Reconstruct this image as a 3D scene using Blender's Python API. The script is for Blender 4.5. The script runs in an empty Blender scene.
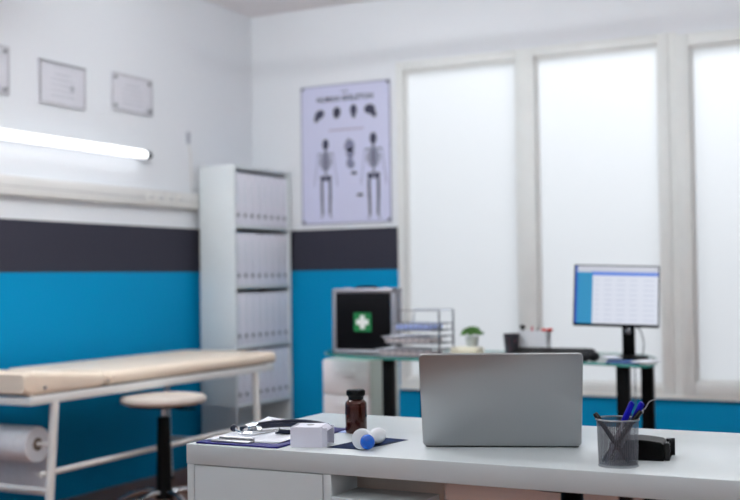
import bpy, bmesh, math, random
from mathutils import Vector, Matrix
random.seed(4)
S = bpy.context.scene
C = S.collection
PI = math.pi
R = math.radians
LV = dict(pl=76, pr=28, fl=86, fr=46, ff=40, wd=1.0, tube=2.4)   # lamp strengths

# ------------------------------------------------------------------ materials
def lin(c):
    out = []
    for v in c:
        v /= 255.0
        out.append(v/12.92 if v <= .04045 else ((v+.055)/1.055)**2.4)
    return tuple(out) + (1.0,)

def mat(name, rgb, rough=.5, metal=0, spec=.5, var=.06, scale=8, bump=0, trans=0, ior=1.45, emit=None, estr=0, coat=0, bscale=None):
    m = bpy.data.materials.new(name); m.use_nodes = True
    nt = m.node_tree; b = nt.nodes['Principled BSDF']
    col = lin(rgb)
    b.inputs['Base Color'].default_value = col
    b.inputs['Roughness'].default_value = rough
    b.inputs['Metallic'].default_value = metal
    b.inputs['Specular IOR Level'].default_value = spec
    b.inputs['Transmission Weight'].default_value = trans
    b.inputs['IOR'].default_value = ior
    b.inputs['Coat Weight'].default_value = coat
    if emit:
        b.inputs['Emission Color'].default_value = lin(emit); b.inputs['Emission Strength'].default_value = estr
    if var:
        tc = nt.nodes.new('ShaderNodeTexCoord'); n = nt.nodes.new('ShaderNodeTexNoise')
        n.inputs['Scale'].default_value = scale; n.inputs['Detail'].default_value = 3
        r = nt.nodes.new('ShaderNodeValToRGB')
        r.color_ramp.elements[0].position = .3; r.color_ramp.elements[1].position = .7
        r.color_ramp.elements[0].color = tuple(v*(1-var) for v in col[:3]) + (1,)
        r.color_ramp.elements[1].color = tuple(min(1, v*(1+var)) for v in col[:3]) + (1,)
        nt.links.new(tc.outputs['Object'], n.inputs['Vector'])
        nt.links.new(n.outputs['Fac'], r.inputs['Fac']); nt.links.new(r.outputs['Color'], b.inputs['Base Color'])
    if bump:
        tc = nt.nodes.new('ShaderNodeTexCoord'); n2 = nt.nodes.new('ShaderNodeTexNoise')
        n2.inputs['Scale'].default_value = bscale or 200
        bp = nt.nodes.new('ShaderNodeBump'); bp.inputs['Strength'].default_value = bump; bp.inputs['Distance'].default_value = .002
        nt.links.new(tc.outputs['Object'], n2.inputs['Vector'])
        nt.links.new(n2.outputs['Fac'], bp.inputs['Height']); nt.links.new(bp.outputs['Normal'], b.inputs['Normal'])
    return m

def wall_mat():
    m = bpy.data.materials.new('painted_wall_bands'); m.use_nodes = True
    nt = m.node_tree; b = nt.nodes['Principled BSDF']; b.inputs['Roughness'].default_value = .6; b.inputs['Specular IOR Level'].default_value = .1
    tc = nt.nodes.new('ShaderNodeTexCoord'); sp = nt.nodes.new('ShaderNodeSeparateXYZ')
    nt.links.new(tc.outputs['Object'], sp.inputs[0])
    mr = nt.nodes.new('ShaderNodeMapRange'); mr.inputs['From Max'].default_value = 3.0
    nt.links.new(sp.outputs['Z'], mr.inputs['Value'])
    r = nt.nodes.new('ShaderNodeValToRGB'); r.color_ramp.interpolation = 'CONSTANT'
    e = r.color_ramp.elements
    e[0].position = 0; e[0].color = lin(BLUE)
    e[1].position = 1.143/3; e[1].color = lin(BAND)
    k = e.new(1.398/3); k.color = lin(WALLW)
    nt.links.new(mr.outputs[0], r.inputs['Fac'])
    n = nt.nodes.new('ShaderNodeTexNoise'); n.inputs['Scale'].default_value = 160; n.inputs['Detail'].default_value = 4
    nt.links.new(tc.outputs['Object'], n.inputs['Vector'])
    bp = nt.nodes.new('ShaderNodeBump'); bp.inputs['Strength'].default_value = .15; bp.inputs['Distance'].default_value = .002
    nt.links.new(n.outputs['Fac'], bp.inputs['Height']); nt.links.new(bp.outputs['Normal'], b.inputs['Normal'])
    nt.links.new(r.outputs['Color'], b.inputs['Base Color'])
    return m

def frosted():
    m = bpy.data.materials.new('frosted_pane'); m.use_nodes = True
    nt = m.node_tree; nt.nodes.clear()
    o = nt.nodes.new('ShaderNodeOutputMaterial'); t = nt.nodes.new('ShaderNodeBsdfTranslucent'); d = nt.nodes.new('ShaderNodeBsdfDiffuse')
    t.inputs['Color'].default_value = (.9, .915, .93, 1); d.inputs['Color'].default_value = (.8, .8, .8, 1)
    mx = nt.nodes.new('ShaderNodeMixShader'); mx.inputs[0].default_value = .12
    nt.links.new(t.outputs[0], mx.inputs[1]); nt.links.new(d.outputs[0], mx.inputs[2]); nt.links.new(mx.outputs[0], o.inputs[0])
    return m

def clear_sheet():
    m = bpy.data.materials.new('glass_table_top'); m.use_nodes = True
    nt = m.node_tree; nt.nodes.clear()
    o = nt.nodes.new('ShaderNodeOutputMaterial'); t = nt.nodes.new('ShaderNodeBsdfTransparent'); g = nt.nodes.new('ShaderNodeBsdfGlossy')
    t.inputs['Color'].default_value = (.86, .97, .95, 1); g.inputs['Roughness'].default_value = .04
    f = nt.nodes.new('ShaderNodeFresnel'); f.inputs['IOR'].default_value = 1.35
    mx = nt.nodes.new('ShaderNodeMixShader'); nt.links.new(f.outputs[0], mx.inputs[0])
    nt.links.new(t.outputs[0], mx.inputs[1]); nt.links.new(g.outputs[0], mx.inputs[2]); nt.links.new(mx.outputs[0], o.inputs[0])
    return m

def floor_mat():
    m = bpy.data.materials.new('brown_floor'); m.use_nodes = True
    nt = m.node_tree; b = nt.nodes['Principled BSDF']; b.inputs['Roughness'].default_value = .42
    tc = nt.nodes.new('ShaderNodeTexCoord'); mp = nt.nodes.new('ShaderNodeMapping'); mp.inputs['Scale'].default_value = (1, 1, 1)
    br = nt.nodes.new('ShaderNodeTexBrick'); br.inputs['Scale'].default_value = 1
    br.inputs['Brick Width'].default_value = 1.2; br.inputs['Row Height'].default_value = .14; br.inputs['Mortar Size'].default_value = .002
    br.inputs['Color1'].default_value = lin((150, 104, 82)); br.inputs['Color2'].default_value = lin((132, 90, 70)); br.inputs['Mortar'].default_value = lin((50, 35, 28))
    nt.links.new(tc.outputs['Object'], mp.inputs[0]); nt.links.new(mp.outputs[0], br.inputs['Vector']); nt.links.new(br.outputs['Color'], b.inputs['Base Color'])
    return m

def mesh_mat(rgb, cells=52, rows=26, hole=.55):
    # perforated wire mesh: real holes by transparency pattern on the wall of the cup
    m = bpy.data.materials.new('wire_mesh'); m.use_nodes = True
    nt = m.node_tree; b = nt.nodes['Principled BSDF']
    b.inputs['Base Color'].default_value = lin(rgb); b.inputs['Metallic'].default_value = .6; b.inputs['Roughness'].default_value = .45
    tc = nt.nodes.new('ShaderNodeTexCoord'); sp = nt.nodes.new('ShaderNodeSeparateXYZ'); nt.links.new(tc.outputs['UV'], sp.inputs[0])
    def wave(sock, k):
        a = nt.nodes.new('ShaderNodeMath'); a.operation = 'MULTIPLY'; a.inputs[1].default_value = k; nt.links.new(sock, a.inputs[0])
        f = nt.nodes.new('ShaderNodeMath'); f.operation = 'FRACT'; nt.links.new(a.outputs[0], f.inputs[0])
        g = nt.nodes.new('ShaderNodeMath'); g.operation = 'LESS_THAN'; g.inputs[1].default_value = hole; nt.links.new(f.outputs[0], g.inputs[0])
        return g.outputs[0]
    mu = nt.nodes.new('ShaderNodeMath'); mu.operation = 'MULTIPLY'
    nt.links.new(wave(sp.outputs['X'], cells), mu.inputs[0]); nt.links.new(wave(sp.outputs['Y'], rows), mu.inputs[1])
    inv = nt.nodes.new('ShaderNodeMath'); inv.operation = 'SUBTRACT'; inv.inputs[0].default_value = 1; nt.links.new(mu.outputs[0], inv.inputs[1])
    nt.links.new(inv.outputs[0], b.inputs['Alpha'])
    return m

BLUE = (0, 140, 190); BAND = (56, 56, 67); WALLW = (228, 231, 236)
M = {}
M['wall'] = wall_mat(); M['pane'] = frosted(); M['floor'] = floor_mat()
M['ceil'] = mat('ceiling_paint', (240, 236, 238), .8, var=.01)
M['plainwall'] = mat('plain_wall', (215, 216, 220), .7, var=.01)
M['frame'] = mat('window_frame_white', (226, 228, 227), .45, var=.02)
M['skirt'] = mat('brown_skirting', (120, 90, 76), .4, var=.1)
M['rail'] = mat('white_trunking', (224, 223, 221), .4, var=.01)
M['socket'] = mat('socket_grey', (150, 150, 155), .5)
M['desk'] = mat('white_laminate', (212, 220, 223), .26, spec=.35, var=.012)
M['deskin'] = mat('beige_laminate', (205, 190, 180), .5, var=.02)
M['shelfw'] = mat('bookcase_white', (216, 222, 225), .4, var=.015)
M['binder'] = mat('binder_white', (236, 236, 246), .45, var=.02)
M['hole'] = mat('binder_ring_hole', (112, 114, 122), .4)
M['cream'] = mat('cream_vinyl', (240, 223, 204), .42, var=.03, bump=.1)
M['stoolseat'] = mat('stool_vinyl', (206, 196, 188), .45, var=.03)
M['whitemetal'] = mat('white_steel', (228, 228, 227), .35, var=.01)
M['chrome'] = mat('chrome', (205, 208, 212), .18, 1, var=0)
M['steel'] = mat('brushed_steel', (170, 172, 176), .3, 1, var=.05)
M['alu'] = mat('laptop_aluminium', (176, 178, 180), .36, .85, var=.008, scale=3)
M['black'] = mat('black_plastic', (7, 7, 8), .42, spec=.15, var=.1)
M['gloss'] = mat('black_gloss', (10, 10, 12), .2, var=.05)
M['darkcap'] = mat('black_cap', (12, 15, 17), .35, spec=.3, var=.1)
M['rubber'] = mat('dark_rubber', (26, 27, 31), .6, spec=.2)
M['amber'] = mat('amber_glass', (72, 22, 9), .08, trans=.45, ior=1.5, var=.05)
M['pill'] = mat('amber_inner_fill', (60, 18, 8), .3)
M['paper'] = mat('white_paper', (232, 235, 244), .7, var=.02)
M['roll'] = mat('paper_roll_tissue', (222, 224, 230), .85, var=.04, scale=40)
M['carton'] = mat('white_carton', (226, 226, 240), .5, var=.01)
M['navy'] = mat('navy_board', (18, 16, 108), .5, spec=.2, var=.08)
M['tube_navy'] = mat('navy_rubber_tube', (14, 26, 52), .35, var=.05)
M['capblue'] = mat('royal_blue_plastic', (14, 14, 172), .4, spec=.2, var=.04)
M['eyeblue'] = mat('bright_blue_plastic', (18, 96, 205), .25, var=.04)
M['clear'] = mat('clear_pen_plastic', (205, 208, 225), .15, trans=.5, var=0)
M['ink'] = mat('pen_ink', (30, 34, 90), .4)
M['white'] = mat('white_plastic', (232, 236, 242), .25, var=.01)
M['xray'] = mat('blue_film', (12, 36, 76), .7, spec=.05, var=.7, scale=45)
M['glass'] = clear_sheet()
M['teal'] = mat('glass_edge_teal', (70, 170, 160), .15, trans=.35, var=.03)
M['cab'] = mat('drawer_cabinet_grey', (234, 230, 234), .45, var=.015)
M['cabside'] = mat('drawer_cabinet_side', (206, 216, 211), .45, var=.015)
M['casebody'] = mat('black_case_panel', (12, 12, 17), .6, spec=.12, var=.1, bump=.2)
M['casealu'] = mat('case_aluminium', (178, 178, 186), .35, .7, var=.03)
M['green'] = mat('first_aid_green', (8, 118, 62), .5)
M['crosswhite'] = mat('cross_white', (238, 240, 238), .5)
M['wire'] = mat('grey_wire', (126, 130, 138), .4, .5)
M['bluepaper'] = mat('blue_folder', (170, 190, 245), .5)
M['brownpaper'] = mat('brownish_paper', (205, 198, 200), .6)
M['leaf'] = mat('leaf_green', (62, 110, 40), .5, var=.3, scale=60)
M['soil'] = mat('potting_soil', (58, 44, 34), .9)
M['pot'] = mat('white_pot', (218, 226, 226), .3)
M['creambox'] = mat('cream_box', (230, 224, 202), .5)
M['red'] = mat('red_plastic', (190, 50, 40), .4)
M['pink'] = mat('pink_plastic', (200, 80, 110), .4)
M['bluemagazine'] = mat('blue_printed_cover', (50, 90, 160), .4, var=.4, scale=30)
M['posterpaper'] = mat('poster_paper', (206, 208, 234), .5, var=.01)
M['posterink'] = mat('poster_ink', (66, 68, 92), .6, var=.2, scale=60)
M['posterinkl'] = mat('poster_ink_light', (128, 130, 158), .6, var=.2, scale=60)
M['posteredge'] = mat('poster_border', (150, 152, 178), .6)
M['posterred'] = mat('poster_red_line', (172, 160, 184), .6)
M['certpaper'] = mat('certificate_paper', (214, 214, 222), .4, var=.01)
M['certframe'] = mat('certificate_frame', (192, 192, 198), .35)
M['certline'] = mat('certificate_line', (176, 178, 188), .5)
M['certdark'] = mat('certificate_dark', (158, 160, 166), .4)
M['lamp'] = mat('lit_tube', (255, 255, 255), .4, var=0, emit=(246, 250, 255), estr=LV['tube'])
M['added_lamp'] = mat('lit_added_tube', (255, 255, 255), .4, var=0, emit=(255, 252, 247), estr=62)
def screenmat(n, rgb, s=1.0): return mat(n, (20, 20, 22), .25, var=0, emit=rgb, estr=s)
M['scr'] = screenmat('screen_white', (212, 217, 230), 1.0)
M['scrtop'] = screenmat('screen_grey_bar', (196, 200, 212), 1.0)
M['scrbar'] = screenmat('screen_blue_bar', (92, 130, 216), 1.0)
M['scrside'] = screenmat('screen_teal_side', (34, 138, 186), 1.0)
M['scrdeep'] = screenmat('screen_deep_blue', (36, 84, 180), 1.0)
M['scrrow'] = screenmat('screen_grey_row', (194, 201, 218), 1.0)

# ------------------------------------------------------------------ mesh builder
class MB:
    def __init__(s): s.b = bmesh.new()
    def _add(s, bm2, mtx=None):
        if mtx: bmesh.ops.transform(bm2, matrix=mtx, verts=bm2.verts)
        me = bpy.data.meshes.new('t'); bm2.to_mesh(me); bm2.free(); s.b.from_mesh(me); bpy.data.meshes.remove(me); return s
    def box(s, x0, x1, y0, y1, z0, z1, bev=0, seg=2, rot=None, piv=None):
        t = bmesh.new(); bmesh.ops.create_cube(t, size=1)
        bmesh.ops.scale(t, vec=(x1-x0, y1-y0, z1-z0), verts=t.verts)
        if bev: bmesh.ops.bevel(t, geom=t.edges[:], offset=bev, segments=seg, affect='EDGES', profile=.5)
        c = Vector(((x0+x1)/2, (y0+y1)/2, (z0+z1)/2))
        mt = Matrix.Translation(c)
        if rot:
            p = Vector(piv) if piv else c
            mt = Matrix.Translation(p) @ rot @ Matrix.Translation(c-p)
        return s._add(t, mt)
    def lathe(s, prof, seg=32, mtx=None, cap0=True, cap1=True, uv=False):
        t = bmesh.new(); rings = []
        for r, z in prof:
            if r < 1e-6: rings.append([t.verts.new((0, 0, z))])
            else: rings.append([t.verts.new((r*math.cos(2*PI*i/seg), r*math.sin(2*PI*i/seg), z)) for i in range(seg)])
        ul = t.loops.layers.uv.new('UVMap') if uv else None
        for k in range(len(rings)-1):
            a, b = rings[k], rings[k+1]
            for i in range(seg):
                j = (i+1) % seg
                if len(a) == 1 and len(b) == 1: continue
                if len(a) == 1: f = t.faces.new((a[0], b[j], b[i]))
                elif len(b) == 1: f = t.faces.new((a[i], a[j], b[0]))
                else: f = t.faces.new((a[i], a[j], b[j], b[i]))
                if uv and len(f.loops) == 4:
                    for lp, q in zip(f.loops, ((i/seg, k), ((i+1)/seg, k), ((i+1)/seg, k+1), (i/seg, k+1))): lp[ul].uv = q
        if cap0 and len(rings[0]) > 1: t.faces.new(rings[0][::-1])
        if cap1 and len(rings[-1]) > 1: t.faces.new(rings[-1])
        return s._add(t, mtx)
    def cyl(s, p0, p1, r, r2=None, seg=20):
        p0, p1 = Vector(p0), Vector(p1); d = p1-p0
        q = d.to_track_quat('Z', 'Y').to_matrix().to_4x4()
        return s.lathe([(r, 0), (r if r2 is None else r2, d.length)], seg, Matrix.Translation(p0) @ q)
    def lath(s, p0, p1, prof, seg=28):
        p0, p1 = Vector(p0), Vector(p1); d = p1-p0
        q = d.to_track_quat('Z', 'Y').to_matrix().to_4x4()
        return s.lathe([(r, t*d.length) for r, t in prof], seg, Matrix.Translation(p0) @ q)
    def tube(s, pts, r, seg=10, sub=6, closed=False):
        pts = [Vector(p) for p in pts]; n = len(pts); path = []
        rng = n if closed else n-1
        for i in range(rng):
            if closed: a, b, c, d = pts[(i-1) % n], pts[i], pts[(i+1) % n], pts[(i+2) % n]
            else: a, b, c, d = pts[max(i-1, 0)], pts[i], pts[i+1], pts[min(i+2, n-1)]
            for k in range(sub):
                t = k/sub
                path.append(.5*((2*b)+(c-a)*t+(2*a-5*b+4*c-d)*t*t+(3*b-a-3*c+d)*t**3))
        if not closed: path.append(pts[-1])
        t = bmesh.new(); rings = []; up = None; m = len(path)
        for i, p in enumerate(path):
            if closed: tg = path[(i+1) % m]-path[i-1]
            else: tg = path[min(i+1, m-1)]-path[max(i-1, 0)]
            tg.normalize()
            if up is None: up = Vector((0, 0, 1)) if abs(tg.z) < .9 else Vector((1, 0, 0))
            sd = tg.cross(up).normalized(); up = sd.cross(tg).normalized()
            rings.append([t.verts.new(p+r*(math.cos(2*PI*k/seg)*sd+math.sin(2*PI*k/seg)*up)) for k in range(seg)])
        for i in range(m if closed else m-1):
            a, b = rings[i], rings[(i+1) % m]
            for k in range(seg): t.faces.new((a[k], a[(k+1) % seg], b[(k+1) % seg], b[k]))
        if not closed: t.faces.new(rings[0][::-1]); t.faces.new(rings[-1])
        return s._add(t)
    def poly(s, pts, z0, z1, mtx=None):
        t = bmesh.new(); a = [t.verts.new((x, y, z0)) for x, y in pts]; b = [t.verts.new((x, y, z1)) for x, y in pts]
        n = len(pts); t.faces.new(a[::-1]); t.faces.new(b)
        for i in range(n): t.faces.new((a[i], a[(i+1) % n], b[(i+1) % n], b[i]))
        return s._add(t, mtx)
    def grid(s, nx, ny, fn, thick):
        t = bmesh.new()
        lay = [[[t.verts.new(Vector(fn(i/nx, j/ny))+Vector((0, 0, h))) for j in range(ny+1)] for i in range(nx+1)] for h in (0, thick)]
        for i in range(nx):
            for j in range(ny):
                a = lay[1]; t.faces.new((a[i][j], a[i+1][j], a[i+1][j+1], a[i][j+1]))
                a = lay[0]; t.faces.new((a[i][j+1], a[i+1][j+1], a[i+1][j], a[i][j]))
        lo, hi = lay
        for i in range(nx):
            t.faces.new((lo[i][0], lo[i+1][0], hi[i+1][0], hi[i][0])); t.faces.new((lo[i+1][ny], lo[i][ny], hi[i][ny], hi[i+1][ny]))
        for j in range(ny):
            t.faces.new((lo[0][j+1], lo[0][j], hi[0][j], hi[0][j+1])); t.faces.new((lo[nx][j], lo[nx][j+1], hi[nx][j+1], hi[nx][j]))
        return s._add(t)
    def ball(s, c, r, sc=(1, 1, 1), seg=16):
        t = bmesh.new(); bmesh.ops.create_uvsphere(t, u_segments=seg, v_segments=max(6, seg//2), radius=r)
        return s._add(t, Matrix.Translation(c) @ Matrix.Diagonal((*sc, 1)))
    def xf(s, mtx): bmesh.ops.transform(s.b, matrix=mtx, verts=s.b.verts); return s
    def build(s, name, m, parent=None, smooth=True, bev=0):
        bmesh.ops.recalc_face_normals(s.b, faces=s.b.faces)
        me = bpy.data.meshes.new(name); s.b.to_mesh(me); s.b.free()
        o = bpy.data.objects.new(name, me); C.objects.link(o); me.materials.append(m)
        if smooth:
            me.shade_smooth(); me.set_sharp_from_angle(angle=R(35))
        if bev:
            md = o.modifiers.new('Bevel', 'BEVEL'); md.width = bev; md.segments = 2; md.limit_method = 'ANGLE'
        if parent: o.parent = parent
        return o

def tag(o, label, cat, group=None, kind=None):
    o['label'] = label; o['category'] = cat
    if group: o['group'] = group
    if kind: o['kind'] = kind
    return o
def thing(name, label, cat, loc=(0, 0, 0), rz=0, group=None, rot=None):
    o = bpy.data.objects.new(name, None); C.objects.link(o); o.empty_display_size = .05
    o.location = loc; o.rotation_euler = rot if rot else (0, 0, rz)
    return tag(o, label, cat, group)
def struct(o, label, cat): o['kind'] = 'structure'; return tag(o, label, cat)
def copy_tree(o, parent=None):
    c = o.copy(); C.objects.link(c); c.parent = parent
    for ch in [q for q in bpy.data.objects if q.parent == o]: copy_tree(ch, c)
    return c
def text(body, size, loc, rot, m, parent, name, bold=0, sx=1):
    cu = bpy.data.curves.new('txt', 'FONT'); cu.body = body; cu.size = size; cu.align_x = 'CENTER'; cu.align_y = 'CENTER'; cu.extrude = .0004; cu.offset = bold
    tmp = bpy.data.objects.new('txt', cu); C.objects.link(tmp)
    dg = bpy.context.evaluated_depsgraph_get(); me = bpy.data.meshes.new_from_object(tmp.evaluated_get(dg))
    bpy.data.objects.remove(tmp)
    o = bpy.data.objects.new(name, me); C.objects.link(o); me.materials.clear(); me.materials.append(m)
    o.location = loc; o.rotation_euler = rot; o.scale = (sx, 1, 1); o.parent = parent
    return o

# ------------------------------------------------------------------ room shell
XL, YB, ZC, XR, YF = -4.03, 6.195, 2.805, 1.9, -1.6
struct(MB().box(XL, XR, YF, YB, -.1, 0).build('floor', M['floor'], smooth=False), 'dark brown wood plank floor', 'floor')
struct(MB().box(XL-.1, XR+.1, YF-.1, YB+.15, ZC, ZC+.1).build('ceiling', M['ceil'], smooth=False), 'plain pale ceiling', 'ceiling')
struct(MB().box(XL-.1, XL, YF-.1, YB+.15, 0, ZC).build('wall_left', M['wall'], smooth=False), 'left wall painted white, dark grey band and blue', 'wall')
struct(MB().box(XR, XR+.1, YF-.1, YB+.15, 0, ZC).build('wall_right', M['plainwall'], smooth=False), 'plain right wall', 'wall')
struct(MB().box(XL, XR, YF-.1, YF, 0, ZC).build('wall_front', M['plainwall'], smooth=False), 'plain wall behind the viewer', 'wall')
# back wall around two window openings
A0, A1, AZ0, AZ1 = -2.985, -1.345, .442, 2.405
B0, B1, BZ0, BZ1 = -1.30, .33, .447, 2.385
w = MB()
w.box(XL, A0, YB, YB+.12, 0, ZC); w.box(A0, A1, YB, YB+.12, 0, AZ0); w.box(A0, A1, YB, YB+.12, AZ1, ZC)
w.box(A1, B0, YB, YB+.12, 0, ZC)
w.box(B0, B1, YB, YB+.12, 0, BZ0); w.box(B0, B1, YB, YB+.12, BZ1, ZC); w.box(B1, XR, YB, YB+.12, 0, ZC)
struct(w.build('wall_back', M['wall'], smooth=False), 'back wall with frosted windows, white above blue', 'wall')
struct(MB().box(XL+.3, XR, YB-.014, YB, 0, .11, .003).build('baseboard_back', M['skirt']), 'brown skirting board along the back wall', 'baseboard')

def window(name, x0, x1, z0, z1, panes, y0, y1, label, gz0, gz1):
    f = MB()
    f.box(x0, panes[0][0], y0, y1, z0, z1, .003)
    for a, b in zip(panes[:-1], panes[1:]): f.box(a[1], b[0], y0, y1, z0, z1, .003)
    f.box(panes[-1][1], x1, y0, y1, z0, z1, .003)
    for p in panes:
        f.box(p[0]-.001, p[1]+.001, y0+.001, y1, z0, gz0, .003); f.box(p[0]-.001, p[1]+.001, y0+.001, y1, gz1, z1, .003)
    e = bpy.data.objects.new(name, None); C.objects.link(e); struct(e, label, 'window')
    f.build('window_frame', M['frame'], e)
    for p in panes:
        MB().box(p[0]-.004, p[1]+.004, y0+.05, y0+.056, gz0-.004, gz1+.004).build('pane', M['pane'], e, smooth=False)
        g = MB(); t = .014   # glazing bead
        g.box(p[0], p[0]+t, y0+.035, y0+.049, gz0, gz1); g.box(p[1]-t, p[1], y0+.035, y0+.049, gz0, gz1)
        g.box(p[0]+t, p[1]-t, y0+.035, y0+.049, gz0, gz0+t); g.box(p[0]+t, p[1]-t, y0+.035, y0+.049, gz1-t, gz1)
        g.build('glazing_bead', M['whitemetal'], e, smooth=False)
window('window_1', A0, A1, AZ0, AZ1, [(-2.94, -2.222), (-2.108, -1.403)], YB-.012, YB+.1, 'left two-pane frosted window with white frame', .492, 2.351)
window('window_2', B0, B1, BZ0, BZ1, [(-1.232, -.54), (-.43, .262)], YB-.03, YB+.1, 'right frosted window with heavier raised white frame', .517, 2.318)
struct(MB().box(A1+.0005, B0-.0005, YB-.004, YB-.0002, AZ0, AZ1).build('trim_2', M['frame'], smooth=False), 'recessed strip between the two windows', 'trim')
struct(MB().box(A0, B1+.02, YB-.028, YB, .425, .444, .004).build('trim_1', M['frame']), 'narrow sill ledge under the windows', 'trim')

# ------------------------------------------------------------------ left wall fittings
t = thing('cable_trunking', 'long white cable trunking running along the left wall above the grey band', 'trunking', (XL, 3.4, 1.5655))
MB().box(.0005, .042, -.9, 2.17, -.047, .047, .006).build('channel', M['rail'], t)
MB().box(.0422, .045, -.9, 2.17, -.004, -.002).build('seam', M['socket'], t, smooth=False)
for y in (1.68, 1.77, 1.86, 1.95):
    s = MB().box(.0425, .049, y-.032, y+.032, -.032, .032, .004).build('socket_plate', M['rail'], t)
    MB().cyl((.0485, y-.011, 0), (.0505, y-.011, 0), .006).cyl((.0485, y+.011, 0), (.0505, y+.011, 0), .006).build('socket_hole', M['hole'], s)
t = thing('tube_lamp', 'glowing white tube lamp with black end on the left wall', 'lamp', (XL, 4.6, 1.80))
MB().cyl((.045, -1.6, 0), (.045, .435, 0), .021, seg=24).build('glowing_tube', M['lamp'], t)
MB().lath((.045, .435, 0), (.045, .485, 0), [(.0225, 0), (.0225, .7), (.014, 1)]).build('end_cap', M['black'], t)
MB().box(.0005, .020, -1.6, .44, -.012, .032, .003).box(.015, .062, -1.6, .44, .025, .032, .002).build('mounting_batten', M['whitemetal'], t)
t = thing('wall_hook', 'small grey cable clip on the left wall above the bookcase side', 'hook', (XL, 5.49, 1.95))
MB().box(.0005, .015, -.014, .014, -.04, .03, .004).build('clip', M['certline'], t)
MB().tube([(.006, .003, -.03), (.008, .02, -.12), (.006, .028, -.22), (.006, .03, -.335)], .004).build('cord', M['rail'], t)

def certificate(y0, y1, z0, z1, label, style):
    t = thing('certificate', label, 'certificate', (XL, (y0+y1)/2, (z0+z1)/2), 0, 'certificates on the left wall')
    w2, h2 = (y1-y0)/2, (z1-z0)/2
    MB().box(.001, .008, -w2, w2, -h2, h2, .001).build('backing', M['certpaper'], t)
    f = MB(); e = .010
    f.box(.008, .014, -w2, -w2+e, -h2, h2); f.box(.008, .014, w2-e, w2, -h2, h2)
    f.box(.008, .014, -w2+e, w2-e, h2-e, h2); f.box(.008, .014, -w2+e, w2-e, -h2, -h2+e)
    f.build('frame', M['certframe'], t, smooth=False)
    l = MB()
    for k in range(5):
        ww = w2*(.5 if k else .35); zz = h2*(.45-.25*k); l.box(.0081, .0086, -ww, ww, zz-.002, zz+.002)
    l.build('printed_lines', M['certline'], t, smooth=False)
    if style == 'pins':
        for a in (-1, 1):
            for b in (-1, 1): MB().cyl((.008, a*(w2-.028), b*(h2-.026)), (.02, a*(w2-.028), b*(h2-.026)), .011).build('standoff', M['certdark'], t)
    else:
        MB().box(.0141, .0152, -w2, w2, h2-.012, h2).box(.0141, .0152, -w2, -w2+.010, -h2, h2).build('dark_edge', M['certdark'], t, smooth=False)
        MB().cyl((.008, w2*.42, -h2*.1), (.0095, w2*.42, -h2*.1), .017).build('seal', M['certline'], t)
    return t
certificate(3.72, 4.05, 2.0, 2.235, 'framed certificate cut off by the left edge of the photo', 'pins')
certificate(4.25, 4.59, 1.995, 2.215, 'framed certificate with dark top edge, middle of the three', 'dark')
certificate(4.80, 5.15, 2.03, 2.235, 'framed certificate with dark corner pins, nearest the corner', 'pins')

# ------------------------------------------------------------------ bookcase with binders
SX0, SX1, SY0, SY1, SH = -3.98, -3.73, 5.535, 6.165, 1.775
t = thing('bookcase', 'tall white open bookcase full of binders in the corner', 'bookcase', (SX0, SY0, 0))
d, wd = SX1-SX0, SY1-SY0
for y in (0, wd-.018): MB().box(0, d, y, y+.018, 0, SH, .0015).build('side_panel', M['shelfw'], t)
MB().box(0, .008, .018, wd-.018, .0, SH-.018).build('back_panel', M['shelfw'], t, smooth=False)
MB().box(0, d, .018, wd-.018, SH-.018, SH, .0015).build('top_panel', M['shelfw'], t)
tops = [1.405, 1.047, .690, .345, .07]
for z in tops: MB().box(.008, d-.002, .018, wd-.018, z, z+.018, .001).build('shelf', M['shelfw'], t)
ords = ['leftmost', 'second from left', 'third from left', 'fourth from left', 'fifth from left', 'sixth from left', 'seventh from left', 'rightmost']
rown = ['top row', 'second row', 'third row', 'fourth row']
b0 = None; bw = (wd-.036)/8
for ri in range(4):
    for k in range(8):
        lab = 'white ring binder, %s in the %s of the bookcase' % (ords[k], rown[ri])
        if b0 is None:
            b0 = thing('ring_binder', lab, 'binder', (0, 0, 0))
            MB().box(0, .215, .001, bw-.0015, 0, .309, .003).build('cover', M['binder'], b0)
            hh = MB().lathe([(.0065, 0), (.0125, 0), (.0125, .0025), (.0065, .0025)], 20, Matrix.Translation((.2151, bw/2, .057)) @ Matrix.Rotation(PI/2, 4, 'Y'), False, False)
            hh.cyl((.2150, bw/2, .057), (.2158, bw/2, .057), .0105).build('finger_hole', M['hole'], b0)
            MB().box(.215, .2156, .018, bw-.018, .13, .26).build('spine_label', M['paper'], b0, smooth=False)
            b = b0
        else: b = copy_tree(b0)
        b['label'] = lab; b['group'] = 'white ring binders in the bookcase'
        b.location = (SX0+.022, SY0+.018+k*bw, tops[ri]+.0182)

# ------------------------------------------------------------------ skeleton poster (flat, on wall)
t = thing('anatomy_poster', 'lavender human skeleton wall poster between bookcase and windows', 'poster', (-3.342, YB, 1.874))
PW, PH = .312, .432
MB().box(-PW, PW, -.006, -.0005, -PH, PH).build('sheet', M['posterpaper'], t, smooth=False)
e = MB()
for a in (-1, 1):
    e.box(a*PW-.004, a*PW+.004, -.008, -.004, -PH-.004, PH+.004); e.box(-PW, PW, -.008, -.004, a*PH-.004, a*PH+.004)
e.build('border', M['posteredge'], t, smooth=False)
for a in (-1, 1):
    for b in (-1, 1): MB().cyl((a*(PW-.012), -.006, b*(PH-.012)), (a*(PW-.012), -.013, b*(PH-.012)), .008).build('pin', M['posterink'], t)
fr = (PI/2, 0, 0)
text('THE', .028, (.0, -.0062, PH-.045), fr, M['posterink'], t, 'heading')
text('HUMAN SKELETON', .046, (0, -.0062, PH-.088), fr, M['posterink'], t, 'title', .0012)
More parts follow.
